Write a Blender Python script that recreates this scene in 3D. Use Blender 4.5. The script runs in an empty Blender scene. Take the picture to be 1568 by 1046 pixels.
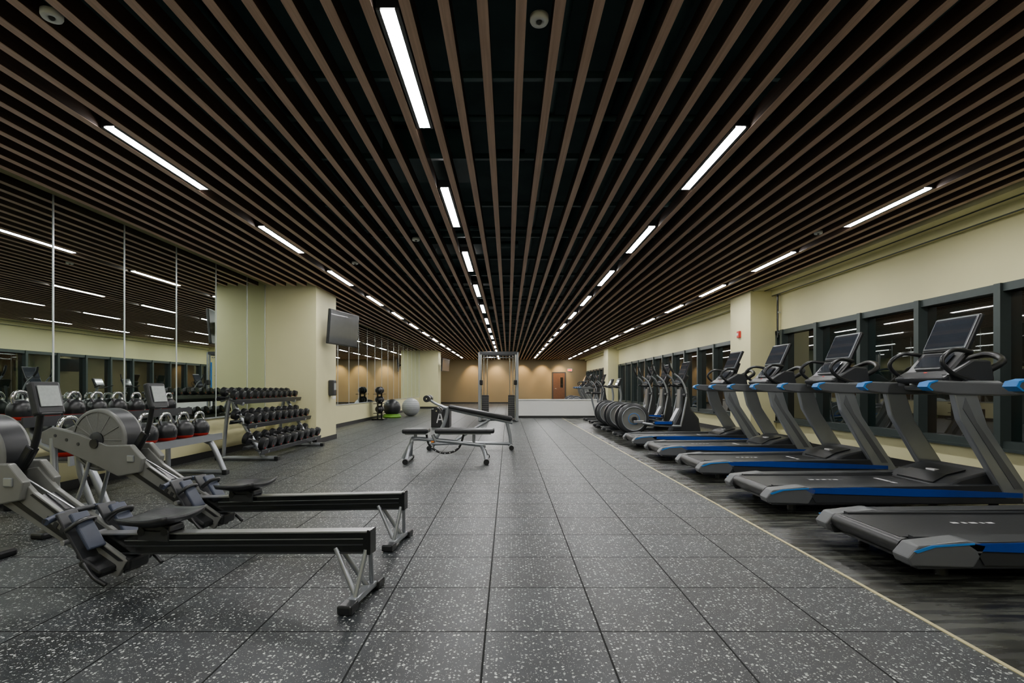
import bpy, bmesh, math, random
from mathutils import Vector, Matrix, Euler
random.seed(7)
H=1.08; CZ=3.03
scene=bpy.context.scene

# ---------------------------------------------------------------- materials
def nt_new(name):
    m=bpy.data.materials.new(name); m.use_nodes=True
    nt=m.node_tree; bs=nt.nodes.get('Principled BSDF')
    return m,nt,bs
def mat(name,col,rough=0.5,metal=0.0,var=0.12,scale=12.0,bump=0.0,coat=0.0,spec=None):
    m,nt,bs=nt_new(name)
    tc=nt.nodes.new('ShaderNodeTexCoord'); nz=nt.nodes.new('ShaderNodeTexNoise')
    nz.inputs['Scale'].default_value=scale; nz.inputs['Detail'].default_value=4
    nt.links.new(tc.outputs['Object'],nz.inputs['Vector'])
    mx=nt.nodes.new('ShaderNodeMix'); mx.data_type='RGBA'
    a=[max(0,c*(1-var)) for c in col]; b=[min(1,c*(1+var)) for c in col]
    mx.inputs[6].default_value=(*a,1); mx.inputs[7].default_value=(*b,1)
    nt.links.new(nz.outputs['Fac'],mx.inputs[0]); nt.links.new(mx.outputs[2],bs.inputs['Base Color'])
    bs.inputs['Roughness'].default_value=rough; bs.inputs['Metallic'].default_value=metal
    if coat: bs.inputs['Coat Weight'].default_value=coat
    if spec is not None: bs.inputs['Specular IOR Level'].default_value=spec
    if bump:
        bp=nt.nodes.new('ShaderNodeBump'); bp.inputs['Strength'].default_value=bump; bp.inputs['Distance'].default_value=0.01
        nt.links.new(nz.outputs['Fac'],bp.inputs['Height']); nt.links.new(bp.outputs['Normal'],bs.inputs['Normal'])
    return m
def emis(name,col,st):
    m,nt,bs=nt_new(name)
    bs.inputs['Base Color'].default_value=(*col,1)
    bs.inputs['Emission Color'].default_value=(*col,1); bs.inputs['Emission Strength'].default_value=st
    return m

M={}
M['cream']=mat('cream_paint',(0.72,0.68,0.385),0.6,var=0.03,scale=3)
M['beige']=mat('beige_paint',(0.24,0.175,0.085),0.6,var=0.08,scale=1.2)
M['white']=mat('white_paint',(0.8,0.8,0.76),0.5,var=0.03)
M['black']=mat('black_plastic',(0.010,0.011,0.012),0.34)
M['blackm']=mat('black_powder_coat',(0.006,0.007,0.007),0.16)
M['vinyl']=mat('black_vinyl',(0.012,0.013,0.015),0.36,bump=0.1,scale=60)
M['dgrey']=mat('dark_grey_plastic',(0.026,0.028,0.031),0.38)
M['grey']=mat('grey_plastic',(0.10,0.105,0.11),0.38)
M['bluegrey']=mat('blue_grey_plastic',(0.035,0.045,0.075),0.4)
M['lgrey']=mat('light_grey_enamel',(0.155,0.158,0.145),0.33)
M['fan']=mat('perforated_fan_grey',(0.14,0.142,0.128),0.45,var=0.3,scale=90)
M['silver']=mat('silver_paint',(0.34,0.36,0.38),0.28,metal=0.65,var=0.05)
M['chrome']=mat('chrome',(0.75,0.76,0.78),0.15,metal=1.0,var=0.03)
M['steel']=mat('brushed_steel',(0.5,0.51,0.52),0.32,metal=0.9,var=0.1,scale=40)
M['blue']=mat('blue_accent',(0.004,0.045,0.30),0.3,coat=0.5)
M['lblue']=mat('light_blue_accent',(0.02,0.20,0.58),0.3)
M['red']=mat('red_rubber',(0.5,0.02,0.012),0.45)
M['green']=mat('green_rubber',(0.15,0.36,0.03),0.4)
M['ballgrey']=mat('grey_vinyl_ball',(0.36,0.38,0.38),0.35)
M['plenum']=mat('plenum_black',(0.036,0.078,0.078),0.7,var=0.6,scale=3)
M['duct']=mat('painted_duct',(0.055,0.115,0.112),0.45,var=0.3,scale=6)
M['frame']=mat('window_frame_metal',(0.050,0.066,0.063),0.4,metal=0.3)
M['base']=mat('black_vinyl_base',(0.012,0.012,0.012),0.45)
M['yellow']=mat('brass_strip',(0.62,0.55,0.3),0.4,metal=0.3)
M['door']=mat('brown_door_wood',(0.12,0.05,0.02),0.4,var=0.3)
M['seam']=mat('mirror_channel_aluminium',(0.75,0.8,0.82),0.25,metal=0.5,var=0.02)
M['exit']=emis('exit_sign_red',(0.9,0.08,0.03),2.0)
M['diff']=emis('light_diffuser',(0.99,0.98,0.96),108.0)
M['screen']=mat('screen_glass',(0.03,0.035,0.045),0.12,coat=1.0,var=0.4,scale=5)
M['tv']=mat('tv_screen',(0.08,0.085,0.09),0.2,coat=0.6,var=0.1)
M['lcd']=mat('lcd_screen',(0.42,0.46,0.44),0.25,var=0.2,scale=60)
M['mark']=mat('white_marking',(0.6,0.6,0.6),0.5)
M['orange']=mat('orange_label',(0.8,0.25,0.03),0.5)

# mirror
m,nt,bs=nt_new('mirror_glass')
bs.inputs['Base Color'].default_value=(0.70,0.78,0.73,1); bs.inputs['Metallic'].default_value=1; bs.inputs['Roughness'].default_value=0.0
M['mirror']=m
# night window glass
m,nt,bs=nt_new('night_window_glass')
tc=nt.nodes.new('ShaderNodeTexCoord'); nz=nt.nodes.new('ShaderNodeTexNoise'); nz.inputs['Scale'].default_value=0.8
nt.links.new(tc.outputs['Object'],nz.inputs['Vector'])
cr=nt.nodes.new('ShaderNodeValToRGB'); cr.color_ramp.elements[0].color=(0.004,0.010,0.009,1); cr.color_ramp.elements[1].color=(0.024,0.016,0.009,1)
cr.color_ramp.elements[0].position=.4; cr.color_ramp.elements[1].position=.7
nt.links.new(nz.outputs['Fac'],cr.inputs[0]); nt.links.new(cr.outputs[0],bs.inputs['Base Color'])
bs.inputs['Roughness'].default_value=0.015; bs.inputs['IOR'].default_value=2.2
M['glass']=m
# slat wood
def slatmat(name,c1,c2):
    m,nt,bs=nt_new(name)
    tc=nt.nodes.new('ShaderNodeTexCoord'); mp=nt.nodes.new('ShaderNodeMapping'); mp.inputs['Scale'].default_value=(30,0.8,30)
    nz=nt.nodes.new('ShaderNodeTexNoise'); nz.inputs['Scale'].default_value=2; nz.inputs['Detail'].default_value=6
    nt.links.new(tc.outputs['Object'],mp.inputs[0]); nt.links.new(mp.outputs[0],nz.inputs['Vector'])
    cr=nt.nodes.new('ShaderNodeValToRGB'); cr.color_ramp.elements[0].color=(*c1,1); cr.color_ramp.elements[1].color=(*c2,1)
    cr.color_ramp.elements[0].position=.3; cr.color_ramp.elements[1].position=.75
    nt.links.new(nz.outputs['Fac'],cr.inputs[0]); nt.links.new(cr.outputs[0],bs.inputs['Base Color']); bs.inputs['Roughness'].default_value=.5
    return m
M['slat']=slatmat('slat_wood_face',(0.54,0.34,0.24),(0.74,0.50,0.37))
M['slatshade']=slatmat('slat_side_shade',(0.045,0.025,0.017),(0.085,0.050,0.034))  # shade on the slat sides painted in as a darker brown

# rubber floor
def mathn(nt,op,a,b=None,c=None):
    n=nt.nodes.new('ShaderNodeMath'); n.operation=op
    for i,v in enumerate((a,b,c)):
        if v is None: continue
        if isinstance(v,(int,float)): n.inputs[i].default_value=v
        else: nt.links.new(v,n.inputs[i])
    return n.outputs[0]
m,nt,bs=nt_new('speckled_rubber_tiles')
tc=nt.nodes.new('ShaderNodeTexCoord'); P=tc.outputs['Object']
nz=nt.nodes.new('ShaderNodeTexNoise'); nz.inputs['Scale'].default_value=70; nz.inputs['Detail'].default_value=3
nt.links.new(P,nz.inputs['Vector'])
va=nt.nodes.new('ShaderNodeVectorMath'); va.operation='MULTIPLY_ADD'; va.inputs[1].default_value=(0.020,0.020,0)
nt.links.new(nz.outputs['Color'],va.inputs[0]); nt.links.new(P,va.inputs[2])
def specks(scale,off,gain):
    v=nt.nodes.new('ShaderNodeTexVoronoi'); v.voronoi_dimensions='2D'; v.inputs['Scale'].default_value=scale
    nt.links.new(va.outputs[0],v.inputs['Vector'])
    sp=nt.nodes.new('ShaderNodeSeparateColor'); nt.links.new(v.outputs['Color'],sp.inputs[0])
    r=mathn(nt,'MULTIPLY',mathn(nt,'SUBTRACT',sp.outputs[0],off),gain)
    d=mathn(nt,'SUBTRACT',r,v.outputs['Distance'])
    q=mathn(nt,'MULTIPLY',d,40.0)
    cl=nt.nodes.new('ShaderNodeClamp'); nt.links.new(q,cl.inputs[0]); return cl.outputs[0],sp.outputs[1]
s1,g1=specks(58,0.50,0.74)
s2,g2=specks(130,0.6,0.75)
sp=mathn(nt,'MAXIMUM',mathn(nt,'MULTIPLY',s1,mathn(nt,'MULTIPLY_ADD',g1,0.6,0.45)),mathn(nt,'MULTIPLY',s2,0.45))
big=nt.nodes.new('ShaderNodeTexNoise'); big.inputs['Scale'].default_value=3.0; big.inputs['Detail'].default_value=10; big.inputs['Roughness'].default_value=.75
nt.links.new(P,big.inputs['Vector'])
sx=nt.nodes.new('ShaderNodeSeparateXYZ'); nt.links.new(P,sx.inputs[0])
tx=mathn(nt,'DIVIDE',mathn(nt,'ADD',sx.outputs[0],0.10+51),0.51)
ty=mathn(nt,'DIVIDE',mathn(nt,'ADD',sx.outputs[1],-2.316+51),0.51)
fx=mathn(nt,'FRACT',tx); fy=mathn(nt,'FRACT',ty)
ex=mathn(nt,'MINIMUM',fx,mathn(nt,'SUBTRACT',1.0,fx)); ey=mathn(nt,'MINIMUM',fy,mathn(nt,'SUBTRACT',1.0,fy))
e=mathn(nt,'MINIMUM',ex,ey)
seam=mathn(nt,'LESS_THAN',e,0.0085)
cb=nt.nodes.new('ShaderNodeCombineXYZ'); nt.links.new(mathn(nt,'FLOOR',tx),cb.inputs[0]); nt.links.new(mathn(nt,'FLOOR',ty),cb.inputs[1])
wn=nt.nodes.new('ShaderNodeTexWhiteNoise'); nt.links.new(cb.outputs[0],wn.inputs['Vector'])
tone=mathn(nt,'MAXIMUM',mathn(nt,'ADD',mathn(nt,'MULTIPLY',wn.outputs['Value'],0.6),mathn(nt,'MULTIPLY_ADD',big.outputs['Fac'],3.0,-0.85)),0.15)
c0=nt.nodes.new('ShaderNodeVectorMath'); c0.operation='SCALE'; c0.inputs[0].default_value=(0.018,0.0215,0.0245); nt.links.new(tone,c0.inputs['Scale'])
mx=nt.nodes.new('ShaderNodeMix'); mx.data_type='RGBA'; nt.links.new(sp,mx.inputs[0]); nt.links.new(c0.outputs[0],mx.inputs[6]); mx.inputs[7].default_value=(0.62,0.65,0.60,1)
mx2=nt.nodes.new('ShaderNodeMix'); mx2.data_type='RGBA'; nt.links.new(seam,mx2.inputs[0]); nt.links.new(mx.outputs[2],mx2.inputs[6]); mx2.inputs[7].default_value=(0.002,0.003,0.003,1)
nt.links.new(mx2.outputs[2],bs.inputs['Base Color'])
nt.links.new(mathn(nt,'MULTIPLY_ADD',seam,0.5,0.42),bs.inputs['Roughness']); bs.inputs['Specular IOR Level'].default_value=0.42
hb=mathn(nt,'SUBTRACT',mathn(nt,'MULTIPLY',nz.outputs['Fac'],0.3),mathn(nt,'MULTIPLY',seam,1.0))
bp=nt.nodes.new('ShaderNodeBump'); bp.inputs['Strength'].default_value=0.35; bp.inputs['Distance'].default_value=0.004
nt.links.new(hb,bp.inputs['Height']); nt.links.new(bp.outputs[0],bs.inputs['Normal'])
M['rubber']=m
# dark plank floor
m,nt,bs=nt_new('dark_wood_planks')
tc=nt.nodes.new('ShaderNodeTexCoord')
br=nt.nodes.new('ShaderNodeTexBrick'); br.inputs['Scale'].default_value=1; br.inputs['Brick Width'].default_value=1.2; br.inputs['Row Height'].default_value=0.18
br.inputs['Mortar Size'].default_value=0.003; br.inputs['Color1'].default_value=(0.034,0.036,0.027,1); br.inputs['Color2'].default_value=(0.010,0.010,0.009,1); br.inputs['Mortar'].default_value=(0.002,0.002,0.002,1)
nt.links.new(tc.outputs['Object'],br.inputs['Vector'])
mp=nt.nodes.new('ShaderNodeMapping'); mp.inputs['Scale'].default_value=(0.9,7,1); nt.links.new(tc.outputs['Object'],mp.inputs[0])
nz=nt.nodes.new('ShaderNodeTexNoise'); nz.inputs['Scale'].default_value=2.5; nz.inputs['Detail'].default_value=9; nt.links.new(mp.outputs[0],nz.inputs['Vector'])
k=mathn(nt,'MAXIMUM',mathn(nt,'MULTIPLY_ADD',nz.outputs['Fac'],6.5,-2.3),0.15)
cc=nt.nodes.new('ShaderNodeVectorMath'); cc.operation='SCALE'; nt.links.new(br.outputs['Color'],cc.inputs[0]); nt.links.new(k,cc.inputs['Scale'])
nt.links.new(cc.outputs[0],bs.inputs['Base Color'])
nt.links.new(mathn(nt,'MULTIPLY_ADD',nz.outputs['Fac'],0.3,0.12),bs.inputs['Roughness'])
M['planks']=m

# ---------------------------------------------------------------- builder
class B:
    def __init__(s): s.v=[];s.f=[];s.m=[];s.s=[];s.names=[]
    def mi(s,n):
        if n not in s.names: s.names.append(n)
        return s.names.index(n)
    def raw(s,vs,fs,mn,smooth=False,mx=None):
        o=len(s.v); i=s.mi(mn)
        for v in vs:
            v=Vector(v)
            if mx is not None: v=mx@v
            s.v.append(tuple(v))
        for f in fs: s.f.append([o+a for a in f]); s.m.append(i); s.s.append(smooth)
    def bm(s,bm,mn,smooth=False,mx=None):
        bm.verts.index_update()
        s.raw([v.co.copy() for v in bm.verts],[[v.index for v in f.verts] for f in bm.faces],mn,smooth,mx); bm.free()
    def box(s,c,sz,mn,rot=(0,0,0),bev=0.0,seg=2,smooth=False):
        b=bmesh.new(); bmesh.ops.create_cube(b,size=1.0)
        for v in b.verts: v.co=Vector((v.co.x*sz[0],v.co.y*sz[1],v.co.z*sz[2]))
        if bev: bmesh.ops.bevel(b,geom=b.edges[:],offset=bev,segments=seg,profile=.5,affect='EDGES')
        s.bm(b,mn,smooth,Matrix.Translation(c)@Euler(rot).to_matrix().to_4x4())
    def b2(s,lo,hi,mn,bev=0.0):
        s.box([(a+b)/2 for a,b in zip(lo,hi)],[b-a for a,b in zip(lo,hi)],mn,bev=bev)
    def prism(s,prof,y0,y1,mn,bev=0.0,smooth=False):
        b=bmesh.new()
        vs=[b.verts.new((p[0],y0,p[1])) for p in prof]; f=b.faces.new(vs)
        r=bmesh.ops.extrude_face_region(b,geom=[f])
        for g in r['geom']:
            if isinstance(g,bmesh.types.BMVert): g.co.y=y1
        bmesh.ops.recalc_face_normals(b,faces=b.faces[:])
        if bev: bmesh.ops.bevel(b,geom=b.edges[:],offset=bev,segments=2,profile=.5,affect='EDGES')
        bmesh.ops.triangulate(b,faces=[f for f in b.faces if len(f.verts)>4])
        s.bm(b,mn,smooth)
    def cyl(s,p1,p2,r,mn,n=16,r2=None,cap=True):
        p1=Vector(p1);p2=Vector(p2); r2=r if r2 is None else r2
        d=(p2-p1).normalized(); a=d.orthogonal().normalized(); b=d.cross(a)
        vs=[];
        for p,rr in((p1,r),(p2,r2)):
            for i in range(n):
                t=2*math.pi*i/n; vs.append(p+a*math.cos(t)*rr+b*math.sin(t)*rr)
        s.raw(vs,[[i,(i+1)%n,n+(i+1)%n,n+i] for i in range(n)],mn,True)
        if cap: s.raw(vs,[list(range(n))[::-1],list(range(n,2*n))],mn,False)
    def tube(s,pts,r,mn,n=10,sub=4,flat=1.0):
        P=[Vector(p) for p in pts]
        if sub>1 and len(P)>2:
            Q=[]
            for i in range(len(P)-1):
                p0=P[max(i-1,0)];p1=P[i];p2=P[i+1];p3=P[min(i+2,len(P)-1)]
                for k in range(sub):
                    t=k/sub
                    Q.append(.5*((2*p1)+(p2-p0)*t+(2*p0-5*p1+4*p2-p3)*t*t+(3*p1-p0-3*p2+p3)*t**3))
            Q.append(P[-1]); P=Q
        vs=[];a=None
        for i,p in enumerate(P):
            d=(P[min(i+1,len(P)-1)]-P[max(i-1,0)]).normalized()
            if a is None: a=d.orthogonal().normalized()
            a=(a-d*a.dot(d)).normalized(); b=d.cross(a)
            for k in range(n):
                t=2*math.pi*k/n; vs.append(p+a*math.cos(t)*r+b*math.sin(t)*r*flat)
        L=len(P)
        s.raw(vs,[[i*n+k,i*n+(k+1)%n,(i+1)*n+(k+1)%n,(i+1)*n+k] for i in range(L-1) for k in range(n)],mn,True)
        s.raw(vs,[list(range(n))[::-1],list(range((L-1)*n,L*n))],mn,False)
    def lathe(s,prof,mn,c=(0,0,0),n=24,mx=None):
        vs=[];
        for r,z in prof:
            for k in range(n):
                t=2*math.pi*k/n; vs.append((r*math.cos(t),r*math.sin(t),z))
        T=Matrix.Translation(c)@(mx if mx is not None else Matrix.Identity(4))
        s.raw(vs,[[i*n+k,i*n+(k+1)%n,(i+1)*n+(k+1)%n,(i+1)*n+k] for i in range(len(prof)-1) for k in range(n)],mn,True,T)
    def sph(s,c,r,mn,sc=(1,1,1),n=24):
        b=bmesh.new(); bmesh.ops.create_uvsphere(b,u_segments=n,v_segments=n//2,radius=r)
        s.bm(b,mn,True,Matrix.Translation(c)@Matrix.Diagonal((*sc,1)))
    def torus(s,c,R,r,mn,mx=None,n=24,k=8):
        vs=[];
        for i in range(n):
            t=2*math.pi*i/n
            for j in range(k):
                u=2*math.pi*j/k; q=R+r*math.cos(u); vs.append((q*math.cos(t),q*math.sin(t),r*math.sin(u)))
        T=Matrix.Translation(c)@(mx if mx is not None else Matrix.Identity(4))
        s.raw(vs,[[i*k+j,((i+1)%n)*k+j,((i+1)%n)*k+(j+1)%k,i*k+(j+1)%k] for i in range(n) for j in range(k)],mn,True,T)
    def mesh(s,name):
        me=bpy.data.meshes.new(name); me.from_pydata(s.v,[],s.f)
        for n in s.names: me.materials.append(M[n])
        me.polygons.foreach_set('material_index',s.m); me.polygons.foreach_set('use_smooth',s.s); me.update(); return me
def obj(name,me,loc=(0,0,0),rz=0.0,parent=None):
    if isinstance(me,B): me=me.mesh(name)
    o=bpy.data.objects.new(name,me); scene.collection.objects.link(o)
    o.location=loc; o.rotation_euler=(0,0,rz)
    if parent: o.parent=parent
    return o
RX=Matrix.Rotation(math.pi/2,4,'X'); RY=Matrix.Rotation(math.pi/2,4,'Y')

# ---------------------------------------------------------------- room shell
XL=-4.65; XR=5.40; Y0=-3.0; Y1=36.0; XS=4.95; TOP=3.6
b=B(); b.b2((XL-.15,Y0-.15,-.1),(1.94,Y1+.15,0),'rubber'); b.b2((1.94,Y0-.15,-.1),(XR+.15,Y1+.15,0),'planks'); obj('floor',b)
b=B(); b.b2((1.925,Y0,0.0),(1.945,Y1-.02,0.004),'yellow'); obj('trim_1',b)
b=B(); b.b2((XL-.15,Y0,0),(XL,Y1,TOP),'cream'); obj('wall_left',b)
b=B(); b.b2((XL-.15,Y0-.15,0),(XR+.15,Y0,TOP),'cream'); obj('wall_front',b)
b=B(); b.b2((XL-.15,Y1,0),(XR+.15,Y1+.15,TOP),'beige'); obj('wall_back',b)
b=B(); b.b2((XR,Y0,0),(XR+.15,Y1,.42),'cream'); b.b2((XR,Y0,2.22),(XR+.15,Y1,TOP),'cream')
obj('wall_right',b)
b=B(); b.b2((XL-.15,Y0-.15,TOP),(XR+.15,Y1+.15,TOP+.1),'plenum'); obj('ceiling',b)
b=B(); b.b2((XS,Y0,CZ),(XR,Y1,CZ+.06),'cream'); b.b2((XS-.02,Y0,CZ-.02),(XS+.02,Y1,TOP),'cream'); b.b2((XR-.10,Y0,CZ-.10),(XR,Y1,CZ),'cream')
b.b2((XS+.20,Y0,CZ-.012),(XS+.215,Y1,CZ),'frame'); b.b2((XR-.105,Y0,CZ-.112),(XR-.085,Y1,CZ-.10),'frame'); obj('ceiling_soffit',b)
# columns
colsL=[(10.0,11.15),(27.4,28.5)]; colsR=[(10.5,11.45),(25.5,26.6)]
for a,c in colsL:
    b=B(); b.b2((XL,a,0),(-3.67,c,TOP),'cream',bev=.008); b.b2((XL,a-.012,0),(-3.658,c+.012,.10),'base'); obj('column',b)
for a,c in colsR:
    b=B(); b.b2((4.87,a,0),(XR,c,CZ-.001),'cream',bev=.008); b.b2((4.858,a-.012,0),(XR,c+.012,.10),'base'); obj('column',b)
b=B(); 
for a,c in((Y0,9.98),(11.17,27.38),(28.52,Y1)): b.b2((XL,a,0),(XL+.012,c,.10),'base')
obj('baseboard_left',b)
b=B(); 
for a,c in((Y0,10.48),(11.47,25.48),(26.62,Y1)): b.b2((XR-.012,a,0),(XR,c,.10),'base')
obj('baseboard_right',b)
b=B(); b.b2((XL+.02,Y1-.012,0),(2.9,Y1,.10),'base'); b.b2((4.2,Y1-.012,0),(XR-.02,Y1,.10),'base'); obj('baseboard_back',b)
# windows
wi=1
for a,c in((Y0,10.5),(11.45,25.5),(26.6,Y1)):
    b=B(); b.b2((XR+.06,a,.42),(XR+.08,c,2.22),'glass')
    b.b2((XR-.03,a,2.13),(XR+.10,c,2.22),'frame'); b.b2((XR-.03,a,.42),(XR+.10,c,.50),'frame'); b.b2((XR-.06,a,.39),(XR,c,.42),'frame')
    k=-9
    while True:
        y=5.71+1.13*k; k+=1
        if y<a+.05: continue
        if y>c-.05: break
        b.b2((XR-.06,y-.04,.42),(XR+.10,y+.04,2.22),'frame'); b.b2((XR+.03,y+.04,.50),(XR+.06,y+.085,2.13),'frame')
    b.b2((XR-.03,a,.42),(XR+.1,a+.06,2.22),'frame'); b.b2((XR-.03,c-.06,.42),(XR+.1,c,2.22),'frame')
    obj('window_%d'%wi,b); wi+=1
# mirrors
for a,c in((Y0+.05,9.98),(11.17,27.38)):
    b=B(); ys=[a]; k=-20
    while True:
        y=5.33+.99*k; k+=1
        if y<a+.2: continue
        if y>c-.2: break
        ys.append(y)
    ys.append(c)
    for p,q in zip(ys,ys[1:]):
        b.b2((XL+.001,p+.007,.62),(XL+.009,q-.007,CZ+.02),'mirror')
        b.b2((XL+.001,q-.008,.62),(XL+.014,q+.008,CZ+.02),'seam')
    b.b2((XL+.001,a,.60),(XL+.02,c,.62),'seam')
    obj('wall_mirror',b)

# ---------------------------------------------------------------- slat ceiling
P=.1975; X0=-.624
b=B(); k=-30
while True:
    x=X0+P*(k+.5); k+=1
    if x<XL+.05: continue
    if x>XS-.04: break
    b.b2((x-.028,Y0,CZ),(x+.028,Y1,CZ+.004),'slat'); b.b2((x-.028,Y0,CZ+.004),(x+.028,Y1,CZ+.11),'slatshade')
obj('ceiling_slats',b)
b=B(); y=Y0+.4
while y<Y1:
    b.b2((XL,y-.02,CZ+.112),(XS-.03,y+.02,CZ+.16),'duct'); y+=1.22
obj('ceiling_support_rails',b)
b=B()
b.cyl((1.0,Y0,3.42),(1.0,Y1,3.42),.12,'duct'); b.cyl((.35,Y0,3.36),(.35,Y1,3.36),.035,'duct'); b.cyl((-1.9,Y0,3.40),(-1.9,Y1,3.40),.05,'duct')
b.b2((2.4,Y0,3.30),(3.1,Y1,3.56),'duct'); b.b2((-3.9,Y0,3.32),(-3.2,Y1,3.56),'duct')
for y in range(-2,36,3):
    b.cyl((XL,y+.3,3.30),(XS-.05,y+.3,3.30),.025,'duct'); 
    b.b2((-1.2,y+1,3.28),(-.4,y+1.6,3.56),'duct')
    b.cyl((-.15,y+.8,3.22),(.15,y+.8,3.22),.05,'duct'); b.cyl((-.15,y+.8,3.22),(-.15,y+.8,3.6),.02,'duct')
obj('ceiling_ductwork',b)
# linear lights
b=B(); b.b2((-.060,0,.012),(.060,1.24,.085),'dgrey'); b.b2((-.060,0,0),(-.038,1.24,.012),'grey'); b.b2((.038,0,0),(.060,1.24,.012),'grey')
b.b2((-.037,.015,.001),(.037,1.225,.011),'diff'); LM=b.mesh('linear_ceiling_light')
for j,(x,ph) in enumerate(((X0-12*P,3.92),(X0,2.70),(X0+12*P,3.92),(X0+24*P,2.70))):
    k=-3
    while True:
        y=ph+2.42*k; k+=1
        if y<Y0+.1: continue
        if y>Y1-1.4: break
        if j==2 and 1<y<3: continue
        obj('linear_ceiling_light',LM,(x,y,CZ+.002))
# ceiling round devices
b=B(); b.lathe([(0.0,0.02),(.018,.02),(.018,-.0),(.045,-.004),(.05,.006),(.05,.03),(0,.03)],'white'); b.sph((0,0,.0),.014,'dgrey'); DM=b.mesh('ceiling_sensor')
for x,y in((X0+4*P,2.78),(-2.40-.0,2.75),(X0+23*P,6.6),(X0-3*P,6.9),(X0-9*P,8.2)):
    x=X0+P*round((x-X0)/P); obj('ceiling_sensor',DM,(x,y,CZ-.004))

# ---------------------------------------------------------------- camera
cd=bpy.data.cameras.new('camera'); cam=bpy.data.objects.new('camera',cd); scene.collection.objects.link(cam)
cam.location=(0,0,H); cam.rotation_euler=(math.pi/2,0,0); cd.sensor_width=36; cd.lens=800/1568*36
cd.shift_y=71/1568; cd.shift_x=6/1568; cd.clip_end=200; scene.camera=cam

# ---------------------------------------------------------------- rowing machine
b=B()
b.prism([(0,.35),(1.66,.265),(1.66,.165),(0,.25)],-.028,.028,'blackm')
b.prism([(-.005,.358),(1.66,.273),(1.66,.265),(-.005,.35)],-.036,.036,'steel')
b.prism([(-.005,.251),(1.66,.166),(1.66,.158),(-.005,.243)],-.034,.034,'dgrey')
b.box((-.012,0,.30),(.02,.075,.125),'blackm',bev=.004)
for s in(-1,1):
    b.prism([(.02,.318),(1.4,.247),(1.4,.243),(.02,.314)],s*.029-.002,s*.029+.002,'steel')
    b.prism([(.02,.29),(1.4,.219),(1.4,.212),(.02,.283)],s*.029-.002,s*.029+.002,'dgrey')
    b.cyl((.17,s*.02,.26),(.04,s*.07,.04),.014,'silver')
    b.cyl((.005,s*.025,.26),(.03,s*.10,.04),.012,'silver')
b.box((.035,0,.035),(.05,.26,.03),'silver',bev=.008)
for s in(-1,1): b.box((.035,s*.165,.024),(.075,.09,.046),'black',bev=.01)
# seat + carriage
b.box((1.20,0,.325),(.20,.10,.035),'dgrey',bev=.008)
for s in(-1,1):
    b.cyl((1.13,s*.045,.312),(1.13,s*.06,.312),.022,'black'); b.cyl((1.27,s*.045,.305),(1.27,s*.06,.305),.022,'black')
    b.box((1.20,s*.052,.285),(.18,.012,.05),'dgrey')
bm=bmesh.new(); bmesh.ops.create_grid(bm,x_segments=14,y_segments=14,size=1.0)
for v in bm.verts:
    x,y=v.co.x,v.co.y
    r=max(abs(x),abs(y)); l=math.hypot(x,y) or 1
    x2,y2=x*r/l*(.35)+x*.65, y*r/l*.35+y*.65
    z=.025*y2*y2+.03*max(0,-x2)**2-.012*math.exp(-(x2*x2+(abs(y2)-.4)**2)*6)
    if x2>.5: y2*=1-.25*(x2-.5)
    v.co=Vector((x2*.175,y2*.17,z))
r=bmesh.ops.extrude_face_region(bm,geom=bm.faces[:])
for g in r['geom']:
    if isinstance(g,bmesh.types.BMVert): g.co.z-=.032; g.co.x*=.93; g.co.y*=.93
b.bm(bm,'vinyl',True,Matrix.Translation((1.20,0,.372)))
# foot rests
for s in(-1,1):
    ang=math.atan2(.30,.20)
    b.box((1.58,s*.115,.27),(.34,.115,.018),'dgrey',rot=(0,-ang,0),bev=.006)
    b.box((1.54,s*.115,.32),(.22,.10,.022),'bluegrey',rot=(0,-ang,0),bev=.008)
    for q in range(5): b.box((1.515+.02*q,s*.115,.275+.03*q),(.008,.07,.01),'black',rot=(0,-ang,0))
    b.tube([(1.60,s*.05,.33),(1.545,s*.07,.38),(1.535,s*.16,.38),(1.60,s*.18,.33)],.014,'black',flat=.5)
    b.box((1.47,s*.115,.135),(.14,.12,.05),'black',rot=(0,-.5,0),bev=.015)
    b.tube([(1.50,s*.17,.16),(1.42,s*.19,.10),(1.36,s*.18,.06)],.012,'black')
b.box((1.50,0,.15),(.34,.14,.07),'black',rot=(0,-.15,0),bev=.015)
b.cyl((1.60,-.2,.27),(1.60,.2,.27),.014,'steel')
# main beam + yoke
for s in(-1,1):
    b.prism([(1.40,.06),(1.34,.15),(1.93,.50),(2.06,.62),(2.20,.60),(2.20,.46),(2.12,.42)],s*.062-.014,s*.062+.014,'lgrey',bev=.004)
    b.prism([(1.98,.46),(1.96,.56),(2.06,.66),(2.26,.655),(2.50,.735),(2.74,.785),(2.83,.745),(2.83,.665),(2.62,.60),(2.40,.52),(2.16,.425)],min(s*.062,s*.108),max(s*.062,s*.108),'lgrey',bev=.008)
    b.cyl((2.36,s*.10,.665),(2.36,s*.118,.665),.035,'black'); b.box((2.05,s*.112,.56),(.06,.012,.05),'silver',bev=.006)
    for q in range(3): b.cyl((2.50+.10*q,s*.105,.66+.03*q),(2.50+.10*q,s*.112,.66+.03*q),.012,'dgrey')
b.prism([(1.38,.075),(1.36,.14),(1.93,.48),(2.10,.44)],-.05,.05,'black')
for s in(-1,1):
    b.prism([(1.43,.085),(1.40,.098),(2.06,.468),(2.10,.458)],min(s*.074,s*.079),max(s*.074,s*.079),'black')
    b.prism([(1.36,.152),(1.39,.150),(1.95,.487),(1.93,.495)],min(s*.074,s*.079),max(s*.074,s*.079),'black')
    for q in range(7): b.box((1.56+.045*q,s*.0775,.195+.0265*q),(.028,.004,.034),'dgrey',rot=(0,-.53,0))
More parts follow.
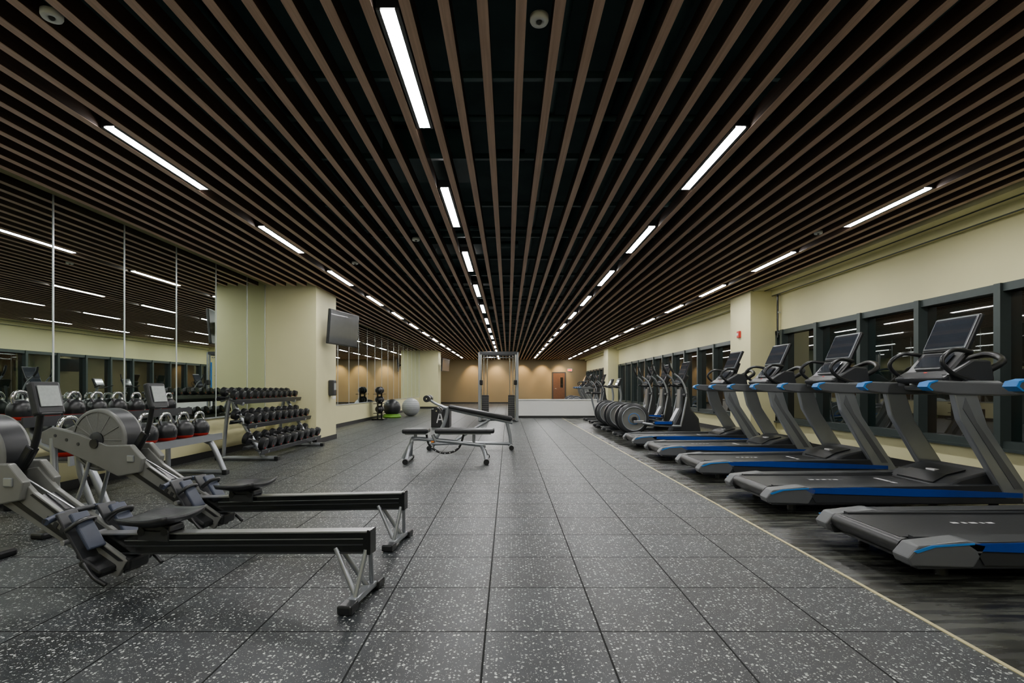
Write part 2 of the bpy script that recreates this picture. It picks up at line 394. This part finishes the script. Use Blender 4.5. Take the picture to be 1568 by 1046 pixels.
# fly wheel
c=Vector((2.36,0,.69))
b.cyl(c+Vector((0,-.062,0)),c+Vector((0,.062,0)),.235,'dgrey',n=40)
for s in(-1,1):
    y=s*.062; R=Matrix.Rotation(-s*math.pi/2,4,'X')
    b.lathe([(.235,0),(.234,.014),(.222,.022),(.208,.022)],'lgrey',c=(c.x,y,c.z),n=40,mx=R)
    b.lathe([(.208,.016),(.06,.026)],'fan',c=(c.x,y,c.z),n=40,mx=R)
    b.lathe([(.06,.034),(.04,.040),(0,.040)],'dgrey',c=(c.x,y,c.z),n=24,mx=R)
    for q in range(12):
        t=q*math.pi/6; p=Vector((math.cos(t),0,math.sin(t)))
        b.cyl(c+Vector((0,y+s*.026,0))+p*.06,c+Vector((0,y+s*.018,0))+p*.208,.004,'lgrey',n=5)
# front legs
for s in(-1,1):
    b.tube([(2.74,s*.09,.70),(2.71,s*.10,.40),(2.60,s*.14,.05)],.024,'silver')
    b.tube([(2.42,s*.09,.54),(2.50,s*.10,.28),(2.60,s*.13,.05)],.014,'silver')
    b.box((2.60,s*.27,.024),(.11,.12,.046),'black',bev=.014)
b.box((2.60,0,.04),(.05,.46,.035),'silver',bev=.01)
# monitor arm
b.tube([(2.12,0,.60),(2.02,0,.74),(1.97,0,.95)],.018,'black')
b.box((2.07,0,.68),(.05,.05,.16),'black',rot=(0,-.6,0),bev=.01)
b.box((1.94,0,1.02),(.045,.16,.19),'dgrey',rot=(0,.25,0),bev=.012)
b.box((1.914,0,1.035),(.006,.115,.12),'lcd',rot=(0,.25,0))
b.box((1.905,0,.945),(.012,.12,.025),'grey',rot=(0,.25,0),bev=.004)
# handle + chain
b.tube([(1.69,-.21,.38),(1.72,-.11,.392),(1.73,0,.395),(1.72,.11,.392),(1.69,.21,.38)],.015,'dgrey')
for s in(-1,1): b.tube([(1.69,s*.21,.38),(1.712,s*.13,.388),(1.72,s*.09,.392)],.018,'bluegrey')
b.cyl((1.74,0,.395),(2.15,0,.60),.006,'steel',n=6); b.box((1.76,0,.37),(.05,.10,.07),'black',bev=.01)
RM=b.mesh('rowing_machine')
rz=math.pi-.155
obj('rowing_machine',RM,(-.71,2.67,0),rz); obj('rowing_machine',RM,(-.73,3.63,0),rz)

# ---------------------------------------------------------------- treadmill
b=B()
for s in(-1,1):
    yo=s*.435; yi=s*.31
    lo,hi=min(yo,yi),max(yo,yi)
    b.prism([(0.03,.06),(0,.12),(.05,.185),(.30,.215),(2.1,.235),(2.25,.16),(2.25,.07)],lo,hi,'dgrey',bev=.006)
    b.prism([(-.012,.08),(-.03,.125),(.03,.195),(.30,.224),(.42,.20),(.34,.07)],min(s*.445,s*.315),max(s*.445,s*.315),'grey',bev=.01)
    y=s*.441
    b.prism([(.30,.205),(.36,.165),(1.30,.135),(2.2,.125),(2.2,.165),(1.5,.195),(.8,.215)],y-.004,y+.004,'blue')
    b.prism([(.0,.165),(.10,.198),(.34,.212),(.34,.202),(.12,.188),(.02,.155)],s*.447-.003,s*.447+.003,'lblue')
    b.prism([(.36,.155),(.40,.085),(2.2,.075),(2.2,.12),(1.3,.13)],y-.004,y+.004,'dgrey')
    b.prism([(2.08,.08),(2.34,.08),(1.90,.75),(1.80,1.06),(1.60,1.06),(1.66,.80)],min(s*.375,s*.44),max(s*.375,s*.44),'silver',bev=.012)
    b.prism([(2.13,.2),(2.2,.2),(1.80,.78),(1.70,1.0),(1.68,.9)],min(s*.435,s*.445),max(s*.435,s*.445),'grey')
    b.prism([(1.42,1.045),(1.36,1.09),(1.38,1.125),(1.46,1.145),(2.15,1.12),(2.30,1.08),(2.28,1.02),(2.0,1.01),(1.6,1.02)],min(s*.36,s*.455),max(s*.36,s*.455),'grey',bev=.014)
    b.prism([(1.40,1.055),(1.352,1.09),(1.372,1.128),(1.45,1.147),(1.45,1.138),(1.39,1.118),(1.375,1.09),(1.41,1.06)],min(s*.352,s*.462),max(s*.352,s*.462),'lblue')
    b.tube([(1.92,s*.33,1.13),(1.70,s*.33,1.20),(1.60,s*.32,1.32),(1.72,s*.30,1.42),(1.90,s*.28,1.40)],.02,'black')
    b.cyl((1.70,s*.26,1.10),(1.70,s*.26,1.20),.045,'dgrey')
b.b2((.06,-.32,.07),(2.1,.32,.17),'black')
b.b2((.05,-.275,.165),(1.65,.275,.20),'vinyl')
b.cyl((.06,-.31,.145),(.06,.31,.145),.055,'black')
for s in(-1,1):
    b.b2((.10,min(s*.275,s*.32),.17),(1.7,max(s*.275,s*.32),.212),'dgrey')
for q,w in((0,.05),(.07,.03),(.12,.05),(.19,.02),(.23,.05)): b.b2((.62+q,.02,.2005),(.62+q+w*.8,.05,.2015),'mark')
for q in(.0,.09,.16,.22): b.b2((1.30,-.15+q,.2005),(1.335,-.09+q,.2015),'mark')
b.prism([(1.58,.2),(1.72,.275),(1.95,.335),(2.15,.335),(2.30,.25),(2.34,.08),(1.58,.08)],-.37,.37,'dgrey',bev=.02)
b.prism([(1.60,.215),(1.73,.283),(1.90,.325),(1.90,.335),(1.73,.295),(1.6,.226)],-.22,.22,'black')
b.b2((1.75,-.05,.29),(1.80,.05,.312),'mark')
for x in(.25,2.05):
    for s in(-1,1): b.cyl((x,s*.33,0),(x,s*.33,.09),.035,'black')
# console
b.box((1.93,0,1.10),(.30,.80,.09),'silver',bev=.03)
b.prism([(1.66,1.12),(1.62,1.17),(1.90,1.34),(2.06,1.33),(2.10,1.14)],-.30,.30,'dgrey',bev=.02)
b.box((1.82,0,1.315),(.30,.52,.05),'black',rot=(0,-.85,0),bev=.02)
b.box((1.785,0,1.335),(.17,.34,.012),'screen',rot=(0,-.85,0),bev=.004)
b.box((1.74,0,1.27),(.05,.30,.02),'grey',rot=(0,-.85,0),bev=.005)
b.box((1.72,.0,1.215),(.04,.04,.03),'red',bev=.008)
b.box((2.00,0,1.42),(.05,.16,.26),'dgrey',rot=(0,.35,0),bev=.01)
b.box((1.965,0,1.585),(.045,.50,.37),'black',rot=(0,.42,0),bev=.014)
b.box((1.942,0,1.597),(.008,.475,.33),'silver',rot=(0,.42,0),bev=.003)
b.box((1.937,0,1.600),(.008,.44,.30),'screen',rot=(0,.42,0))
b.tube([(1.95,-.25,1.18),(2.22,-.24,1.32),(2.28,0,1.40),(2.22,.24,1.32),(1.95,.25,1.18)],.03,'black')
TM=b.mesh('treadmill')
for k in range(5): obj('treadmill',TM,(2.27,3.37+1.61*k,0))

# ---------------------------------------------------------------- elliptical trainer
b=B()
b.box((.95,0,.06),(1.9,.16,.07),'dgrey',bev=.02); b.box((.12,0,.035),(.10,.62,.07),'black',bev=.02); b.box((1.80,0,.035),(.12,.60,.07),'black',bev=.02)
for s in(-1,1):
    c=(.42,s*.20,.40)
    R=Matrix.Rotation(-s*math.pi/2,4,'X')
    b.lathe([(.34,-.06),(.34,.03),(.31,.05),(.27,.055)],'dgrey',c=c,n=40,mx=R)
    b.lathe([(.27,.05),(.25,.04),(.10,.055),(0,.055)],'lgrey',c=c,n=40,mx=R)
    b.torus((.42,s*.252,.40),.26,.012,'silver',mx=RX,n=36,k=6); b.torus((.42,s*.255,.40),.12,.006,'lblue',mx=RX,n=30,k=6)
    b.lathe([(.34,-.06),(0,-.06)],'dgrey',c=c,n=40,mx=R)
    b.cyl((.42,s*.25,.40),(.42,s*.34,.40),.05,'black')
    b.box((.50,s*.34,.44 if s>0 else .34),(.22,.03,.06),'steel',bev=.008)
    zf=.36 if s>0 else .26
    b.tube([(.58,s*.34,zf+.05),(.95,s*.33,zf),(1.42,s*.33,.24)],.028,'silver')
    b.box((1.02,s*.33,zf+.04),(.40,.17,.03),'black',rot=(0,.08,0),bev=.01)
    b.box((1.22,s*.33,zf+.06),(.03,.17,.09),'black',bev=.01); b.box((1.02,s*.41,zf+.06),(.38,.015,.06),'blue',bev=.004)
    b.tube([(1.42,s*.33,.24),(1.50,s*.33,.60),(1.55,s*.32,.95),(1.45,s*.29,1.25),(1.28,s*.26,1.42),(1.22,s*.25,1.62)],.021,'silver')
    b.tube([(1.30,s*.262,1.40),(1.22,s*.25,1.54),(1.20,s*.25,1.66)],.027,'black')
    b.cyl((1.55,s*.16,.92),(1.55,s*.34,.92),.04,'dgrey')
    b.tube([(1.60,s*.10,1.12),(1.45,s*.20,1.12),(1.32,s*.17,1.16)],.018,'black')
b.box((.42,0,.42),(.50,.34,.45),'dgrey',bev=.08)
b.prism([(1.25,.08),(1.95,.08),(1.90,.40),(1.72,.62),(1.66,1.10),(1.52,1.10),(1.50,.60),(1.35,.30)],-.13,.13,'dgrey',bev=.03)
b.prism([(1.35,.30),(1.50,.60),(1.52,1.05),(1.49,1.05),(1.46,.62),(1.30,.32)],-.10,.10,'silver')
b.box((1.55,0,1.25),(.12,.44,.26),'black',rot=(0,.5,0),bev=.03)
b.box((1.485,0,1.275),(.01,.34,.18),'screen',rot=(0,.5,0))
b.box((1.62,0,1.50),(.04,.46,.34),'black',rot=(0,.35,0),bev=.012); b.box((1.595,0,1.51),(.01,.42,.29),'screen',rot=(0,.35,0))
EM=b.mesh('elliptical_trainer')
for y in(11.75,13.1,14.5): obj('elliptical_trainer',EM,(2.35,y,0))
for y in(22.5,24.2): obj('elliptical_trainer',EM,(2.5,y,0))
for y in(27.2,29): obj('treadmill',TM,(2.3,y,0))
# stationary bike
b=B()
b.box((.55,0,.05),(1.1,.10,.06),'dgrey',bev=.02); b.box((.08,0,.03),(.08,.5,.06),'black',bev=.015); b.box((1.05,0,.03),(.08,.5,.06),'black',bev=.015)
b.prism([(.45,.08),(1.05,.08),(1.08,.45),(.95,.62),(.62,.55),(.45,.35)],-.09,.09,'grey',bev=.03)
b.cyl((.85,-.10,.36),(.85,.10,.36),.22,'dgrey',n=32)
b.tube([(.45,0,.10),(.35,0,.45),(.25,0,.88)],.03,'silver'); b.box((.22,0,.92),(.28,.22,.06),'vinyl',bev=.025)
b.tube([(.95,0,.5),(1.0,0,.8),(.95,0,1.15)],.035,'silver'); b.box((.93,0,1.25),(.06,.36,.26),'black',rot=(0,.4,0),bev=.015); b.box((.895,0,1.265),(.01,.30,.19),'screen',rot=(0,.4,0))
for s in(-1,1):
    b.tube([(.95,0,1.08),(.85,s*.24,1.10),(.66,s*.25,1.16)],.018,'black'); b.cyl((.62,s*.09,.32),(.62,s*.13,.32),.04,'black')
    b.box((.62+.1*s,s*.14,.32),(.2,.02,.03),'steel'); b.box((.62+.19*s,s*.2,.32),(.10,.10,.025),'black')
BM=b.mesh('exercise_bike')
obj('exercise_bike',BM,(2.5,16.2,0)); obj('exercise_bike',BM,(2.5,17.4,0))

# ---------------------------------------------------------------- dumbbell rack
def dumbbell(b,c,r,L,tilt):
    mx=Matrix.Translation(c)@Matrix.Rotation(tilt,4,'Y')
    def T(x,z=0): return mx@Vector((x,0,z))
    b.cyl(T(-L/2),T(L/2),.016,'chrome',n=10)
    for s in(-1,1):
        w=.085
        a=s*(L/2-w)
        b.cyl(T(a),T(a+s*w*.15),r*.75,'black',n=18,r2=r); b.cyl(T(a+s*w*.15),T(a+s*w*.85),r,'black',n=18); b.cyl(T(a+s*w*.85),T(a+s*w),r,'black',n=18,r2=r*.82)
        b.cyl(T(a+s*w),T(a+s*(w+.003)),r*.40,'dgrey',n=14)
        b.cyl(T(a+s*w,-r*.58),T(a+s*(w+.003),-r*.58),r*.15,'red',n=8)
root=bpy.data.objects.new('dumbbell_rack',None); scene.collection.objects.link(root)
root.location=(-3.95,8.75,0)
fr=B(); db=B()
ya,yb=-1.20,1.20
tl=.30
for (x,z,r,L,n) in((-.14,1.00,.066,.24,11),(.05,.66,.080,.29,10),(.24,.30,.094,.33,9)):
    for o in(-.085,.085):
        xx=x+o; zz=z-o*math.tan(tl)-r-.012
        fr.box((xx,(ya+yb)/2,zz),(.06,yb-ya,.016),'dgrey',rot=(0,tl,0),bev=.003)
    fr.box((x+.14,(ya+yb)/2,z-r-.06),(.012,yb-ya,.07),'dgrey',rot=(0,tl,0),bev=.003)
    fr.box((x-.12,(ya+yb)/2,z-r-.0),(.012,yb-ya,.06),'dgrey',rot=(0,tl,0),bev=.003)
    for i in range(n):
        y=ya+.12+(yb-ya-.24)*i/(n-1)
        dumbbell(db,(x,y,z),r*(1-.15*i/n),L,tl)
for y in(ya+.25,yb-.25):
    fr.tube([(-.36,y,.035),(.50,y,.035)],.032,'silver'); 
    for e in(-.38,.50): fr.box((e,y,.03),(.06,.085,.06),'black',bev=.01)
    fr.tube([(.30,y,.04),(.02,y,.52),(-.20,y,.97)],.032,'silver')
    fr.tube([(-.30,y,.04),(-.26,y,.55),(-.20,y,.97)],.028,'silver')
    for x,z in((-.14,1.00),(.05,.66),(.24,.30)): fr.box((x,y,z-.12),(.30,.05,.05),'silver',rot=(0,tl,0),bev=.008)
obj('rack_frame',fr,parent=root); obj('dumbbells',db,parent=root)

# ---------------------------------------------------------------- kettlebell rack
def kettle(b,c,r):
    x,y,z=c
    b.lathe([(r*.70,0),(r*.86,r*.12),(r*.93,r*.30)],'red',c=(x,y,z),n=22); b.lathe([(0,0),(r*.7,0)],'red',c=(x,y,z),n=22)
    b.lathe([(r*.93,r*.30),(r,r*.7),(r*.98,r*1.0),(r*.86,r*1.38),(r*.6,r*1.68),(r*.3,r*1.82),(0,r*1.86)],'black',c=(x,y,z),n=22)
    b.lathe([(r*.30,0),(r*.30,.006),(0,.006)],'dgrey',c=(x+r*.93,y,z+r*.95),n=14,mx=Matrix.Rotation(math.pi/2,4,'Y'))
    b.tube([(x,y-r*.62,z+r*1.55),(x,y-r*.78,z+r*2.0),(x,y-r*.5,z+r*2.48),(x,y,z+r*2.58),(x,y+r*.5,z+r*2.48),(x,y+r*.78,z+r*2.0),(x,y+r*.62,z+r*1.55)],r*.16,'chrome',n=8,sub=3)
root=bpy.data.objects.new('kettlebell_rack',None); scene.collection.objects.link(root); root.location=(-3.95,5.55,0)
fr=B(); kb=B(); ya,yb=-1.15,1.20
fr.b2((-.47,ya,.775),(-.15,yb,.80),'dgrey',bev=.004); fr.b2((-.15,ya,.74),(-.135,yb,.83),'dgrey'); 
fr.b2((-.10,ya,.46),(.24,yb,.485),'dgrey',bev=.004); fr.b2((.24,ya,.42),(.26,yb,.50),'silver')
for i in range(8): kettle(kb,(-.31,ya+.16+i*.285,.80),.096-.002*i)
for i in range(7): kettle(kb,(.08,ya+.20+i*.325,.485),.130-.003*i)
for y in(ya+.22,yb-.22):
    fr.tube([(-.44,y,.035),(.42,y,.035)],.03,'silver')
    for e in(-.45,.42): fr.box((e,y,.03),(.06,.085,.06),'black',bev=.01)
    fr.tube([(.40,y,.05),(.26,y,.36),(.16,y,.43),(-.20,y,.60),(-.30,y,.76)],.034,'silver')
    fr.tube([(-.30,y,.05),(-.30,y,.76)],.03,'silver')
    fr.box((.07,y,.44),(.34,.05,.04),'silver',bev=.006)
obj('rack_frame',fr,parent=root); obj('kettlebells',kb,parent=root)

# ---------------------------------------------------------------- adjustable bench
b=B()
b.box((.21,0,.455),(.38,.27,.065),'vinyl',bev=.022); b.box((.92,0,.455),(.86,.27,.065),'vinyl',bev=.022)
b.box((.21,0,.415),(.30,.16,.02),'silver'); b.box((.92,0,.415),(.76,.16,.02),'silver')
b.tube([(.02,0,.05),(.14,0,.28),(.24,0,.34),(1.12,0,.25),(1.20,0,.23)],.03,'silver',sub=3)
b.cyl((.10,-.26,.045),(.10,.26,.045),.028,'silver'); b.cyl((1.24,-.30,.045),(1.24,.30,.045),.028,'silver')
for s in(-1,1):
    b.tube([(.14,0,.28),(.12,s*.10,.18),(.10,s*.20,.06)],.024,'silver'); b.cyl((.10,s*.24,.04),(.10,s*.30,.04),.04,'black')
    b.tube([(1.15,0,.24),(1.20,s*.10,.16),(1.24,s*.24,.05)],.024,'silver'); b.cyl((1.24,s*.27,.04),(1.24,s*.33,.04),.04,'black')
    b.tube([(.45,s*.05,.40),(.50,s*.05,.30)],.02,'silver')
b.tube([(.36,.0,.40),(.40,0,.25),(.55,0,.14),(.72,0,.14),(.84,0,.22),(.90,0,.40)],.017,'black',sub=5)
for q in range(9):
    t=math.pi*(.12+.76*q/8); b.cyl((.63-.24*math.cos(t),-.022,.36-.235*math.sin(t)),(.63-.24*math.cos(t),.022,.36-.235*math.sin(t)),.008,'mark',n=8)
b.tube([(.20,0,.33),(.20,0,.41)],.022,'silver'); b.tube([(1.05,0,.26),(1.05,0,.41)],.022,'silver'); b.box((.45,0,.30),(.05,.05,.04),'orange',bev=.01)
BN=b.mesh('weight_bench'); obj('weight_bench',BN,(-1.55,7.62,0),0.02)
# decline bench
b=B()
b.box((.98,0,.64),(1.15,.28,.065),'vinyl',rot=(0,.19,0),bev=.022)
b.tube([(.30,0,.74),(.80,0,.62),(1.55,0,.46)],.03,'silver')
b.tube([(.10,0,.05),(.32,0,.42),(.40,0,.74)],.032,'silver'); b.tube([(.38,0,.72),(.18,0,.80),(.06,0,.88)],.022,'silver')
for x,z in((.05,.89),(.22,.68)):
    for s in(-1,1): b.cyl((x,s*.06,z),(x,s*.26,z),.06,'vinyl'); 
    b.cyl((x,-.27,z),(x,.27,z),.012,'chrome')
b.tube([(1.45,0,.46),(1.50,0,.25),(1.52,0,.05)],.03,'silver'); b.tube([(.50,0,.12),(1.15,0,.52)],.022,'silver')
b.tube([(.12,0,.08),(.8,0,.10),(1.50,0,.08)],.028,'silver')
for x in(.10,1.52):
    b.cyl((x,-.28,.045),(x,.28,.045),.03,'silver')
    for s in(-1,1): b.cyl((x,s*.26,.042),(x,s*.32,.042),.042,'black')
obj('decline_bench',b,(-1.47,9.3,0),0.03)
# plyo box
b=B(); b.box((0,0,.25),(.5,.5,.5),'black',bev=.01)
b.box((-.06,-.252,.25),(.03,.004,.26),'mark',rot=(0,.25,0)); b.box((.04,-.252,.25),(.03,.004,.26),'mark',rot=(0,-.25,0)); b.box((0,-.252,.22),(.12,.004,.03),'mark')
obj('plyometric_box',b,(-1.85,14.5,0))
# functional trainer
b=B(); 
W=.60
b.b2((-W,-.05,2.14),(W,.05,2.24),'dgrey',bev=.01); b.b2((-W,.55,2.14),(W,.62,2.22),'dgrey',bev=.01)
for s in(-1,1):
    b.box((s*W,0,1.12),(.09,.09,2.2),'silver',bev=.01); b.box((s*W,.58,1.12),(.08,.08,2.2),'dgrey',bev=.01)
    b.b2((min(s*W,s*(W-.25)),.02,.0),(max(s*W,s*(W-.25)),.62,.07),'dgrey',bev=.01)
    b.b2((s*W-.04,0,2.12),(s*W+.04,.60,2.20),'dgrey')
    b.cyl((s*(W-.13),.15,.1),(s*(W-.13),.15,2.14),.014,'chrome'); b.cyl((s*(W-.24),.15,.1),(s*(W-.24),.15,2.14),.014,'chrome')
    b.b2((s*(W-.18)-.11,.08,.10),(s*(W-.18)+.11,.22,.85),'black',bev=.01)
    for q in range(12): b.b2((s*(W-.18)-.11,.075,.12+.06*q),(s*(W-.18)+.11,.08,.125+.06*q),'steel')
    b.box((s*(W-.05),.05,1.35),(.05,.02,1.1),'lblue' if s>0 else 'grey',bev=.004)
    b.cyl((s*(W-.06),-.10,.05),(s*(W-.06),-.10,2.14),.02,'chrome'); b.box((s*(W-.06),-.12,1.25),(.10,.12,.16),'dgrey',bev=.02)
    b.cyl((s*(W-.06),-.2,1.2),(s*(W-.06)+.001,-.2,1.32),.05,'black')
b.b2((-W,.50,.0),(W,.62,.07),'dgrey',bev=.01); b.cyl((-.5,0,2.05),(.5,0,2.05),.016,'chrome')
obj('cable_machine',b,(-.31,16.7,0))
# half wall
b=B(); b.b2((.36,18.8,0),(3.2,18.95,.64),'white'); b.b2((.33,18.77,.64),(3.23,18.98,.67),'white',bev=.005); b.b2((.35,18.79,0),(3.21,18.80,.08),'base')
obj('half_wall',b)
# door in the back wall
def door(n,x0,x1,z1):
    b=B(); D=Y1-.02
    b.b2((x0-.07,D-.05,0),(x0,D,z1+.07),'dgrey'); b.b2((x1,D-.05,0),(x1+.07,D,z1+.07),'dgrey'); b.b2((x0,D-.05,z1),(x1,D,z1+.07),'dgrey')
    b.b2((x0,D-.04,.01),(x1,D-.005,z1),'door'); b.b2((x1-.3,D-.045,1.1),(x1-.12,D-.04,1.8),'glass'); b.cyl((x0+.1,D-.10,1.02),(x0+.24,D-.10,1.02),.012,'chrome'); b.cyl((x0+.1,D-.10,1.02),(x0+.1,D-.04,1.02),.012,'chrome')
    obj('door_%d'%n,b)
door(1,3.1,3.9,2.1)
b=B(); b.box((0,0,0),(.32,.04,.2),'white',bev=.005); b.box((0,-.021,0),(.26,.004,.13),'exit'); obj('exit_sign',b,(4.25,Y1-.022,2.3))
# warm wall washers at the back
b=B(); b.cyl((0,0,0),(0,0,.10),.06,'black',n=20); 
DL=b.mesh('wall_washer_spotlight')
for i,x in enumerate((-2.4,-.8,.95,2.4,3.6)):
    o=obj('wall_washer_spotlight',DL,(X0+P*round((x-X0)/P),35.2,CZ-.0))
    l=bpy.data.lights.new('lamp','SPOT'); l.energy=230; l.color=(1,.74,.42); l.spot_size=1.3; l.spot_blend=.8; l.shadow_soft_size=.04
    lo=bpy.data.objects.new('lamp',l); scene.collection.objects.link(lo); lo.parent=o; lo.location=(0,0,-.03); lo.rotation_euler=(.55,0,0)

# TVs
def tv(loc,rz,tilt=.08):
    b=B(); b.box((0,0,0),(1.12,.05,.68),'black',rot=(tilt,0,0),bev=.012); b.box((0,-.028,.0),(1.07,.006,.63),'tv',rot=(tilt,0,0))
    b.box((0,.06,0),(.35,.08,.25),'black',bev=.01); b.box((.10,.16,0),(.07,.22,.07),'blackm',bev=.01)
    o=obj('wall_mounted_television',b,loc,rz)
tv((-3.36,10.66,2.28),math.radians(90-13)); 
tv((-3.36,28.0,2.3),math.radians(90-13))
# wall items on columns
b=B(); b.box((0,0,0),(.11,.20,.32),'dgrey',bev=.02); b.box((.056,0,.03),(.006,.14,.14),'lcd'); b.box((.03,0,-.2),(.05,.12,.06),'white',bev=.01); obj('wipes_dispenser',b,(-3.612,10.75,1.08))
b=B(); b.box((0,0,0),(.012,.08,.12),'white',bev=.004); b.box((-.0,0,0),(.02,.02,.04),'mark'); obj('light_switch',b,(-3.663,11.03,1.15))
b=B(); b.box((0,0,0),(.05,.11,.14),'red',bev=.01); b.box((-.028,0,0),(.012,.06,.05),'white',bev=.004); obj('fire_alarm_strobe',b,(4.844,10.97,2.2))
b=B(); b.cyl((0,0,0),(0,0,.95),.018,'blackm'); 
for z in(.1,.5,.85): b.box((.02,0,z),(.05,.06,.03),'steel')
obj('wall_conduit',b,(XR-.06,10.35,2.225-.15))
# balls etc
b=B(); b.sph((0,0,.345),.345,'ballgrey',n=40)
for q in range(-3,4): b.torus((0,0,.345+q*.07),math.sqrt(.345**2-(q*.07)**2)+.0005,.003,'grey',n=40,k=5)
obj('exercise_ball',b,(-3.72,20.0,0))
b=B(); b.sph((0,0,.36),.31,'vinyl',n=32); b.lathe([(0,0),(.30,0),(.33,.03),(.33,.07),(.28,.10)],'green',n=32); b.torus((0,0,.12),.27,.02,'green',n=32)
obj('balance_trainer',b,(-4.2,18.9,0))
b=B()
b.b2((-.2,-.3,0),(.2,.3,.05),'blackm',bev=.01)
for s in(-1,1): b.box((0,s*.27,.55),(.05,.05,1.06),'blackm',bev=.008)
for i in range(3):
    b.b2((-.15,-.27,.22+.32*i),(.15,.27,.24+.32*i),'blackm')
    for s in(-1,1): b.sph((0,s*.13,.24+.32*i+.12),.12,'black',n=18)
obj('medicine_ball_rack',b,(-4.35,17.7,0))

# world (night)
w=bpy.data.worlds.new('night'); scene.world=w; w.use_nodes=True
w.node_tree.nodes['Background'].inputs[0].default_value=(0.01,0.014,0.02,1); w.node_tree.nodes['Background'].inputs[1].default_value=1.0
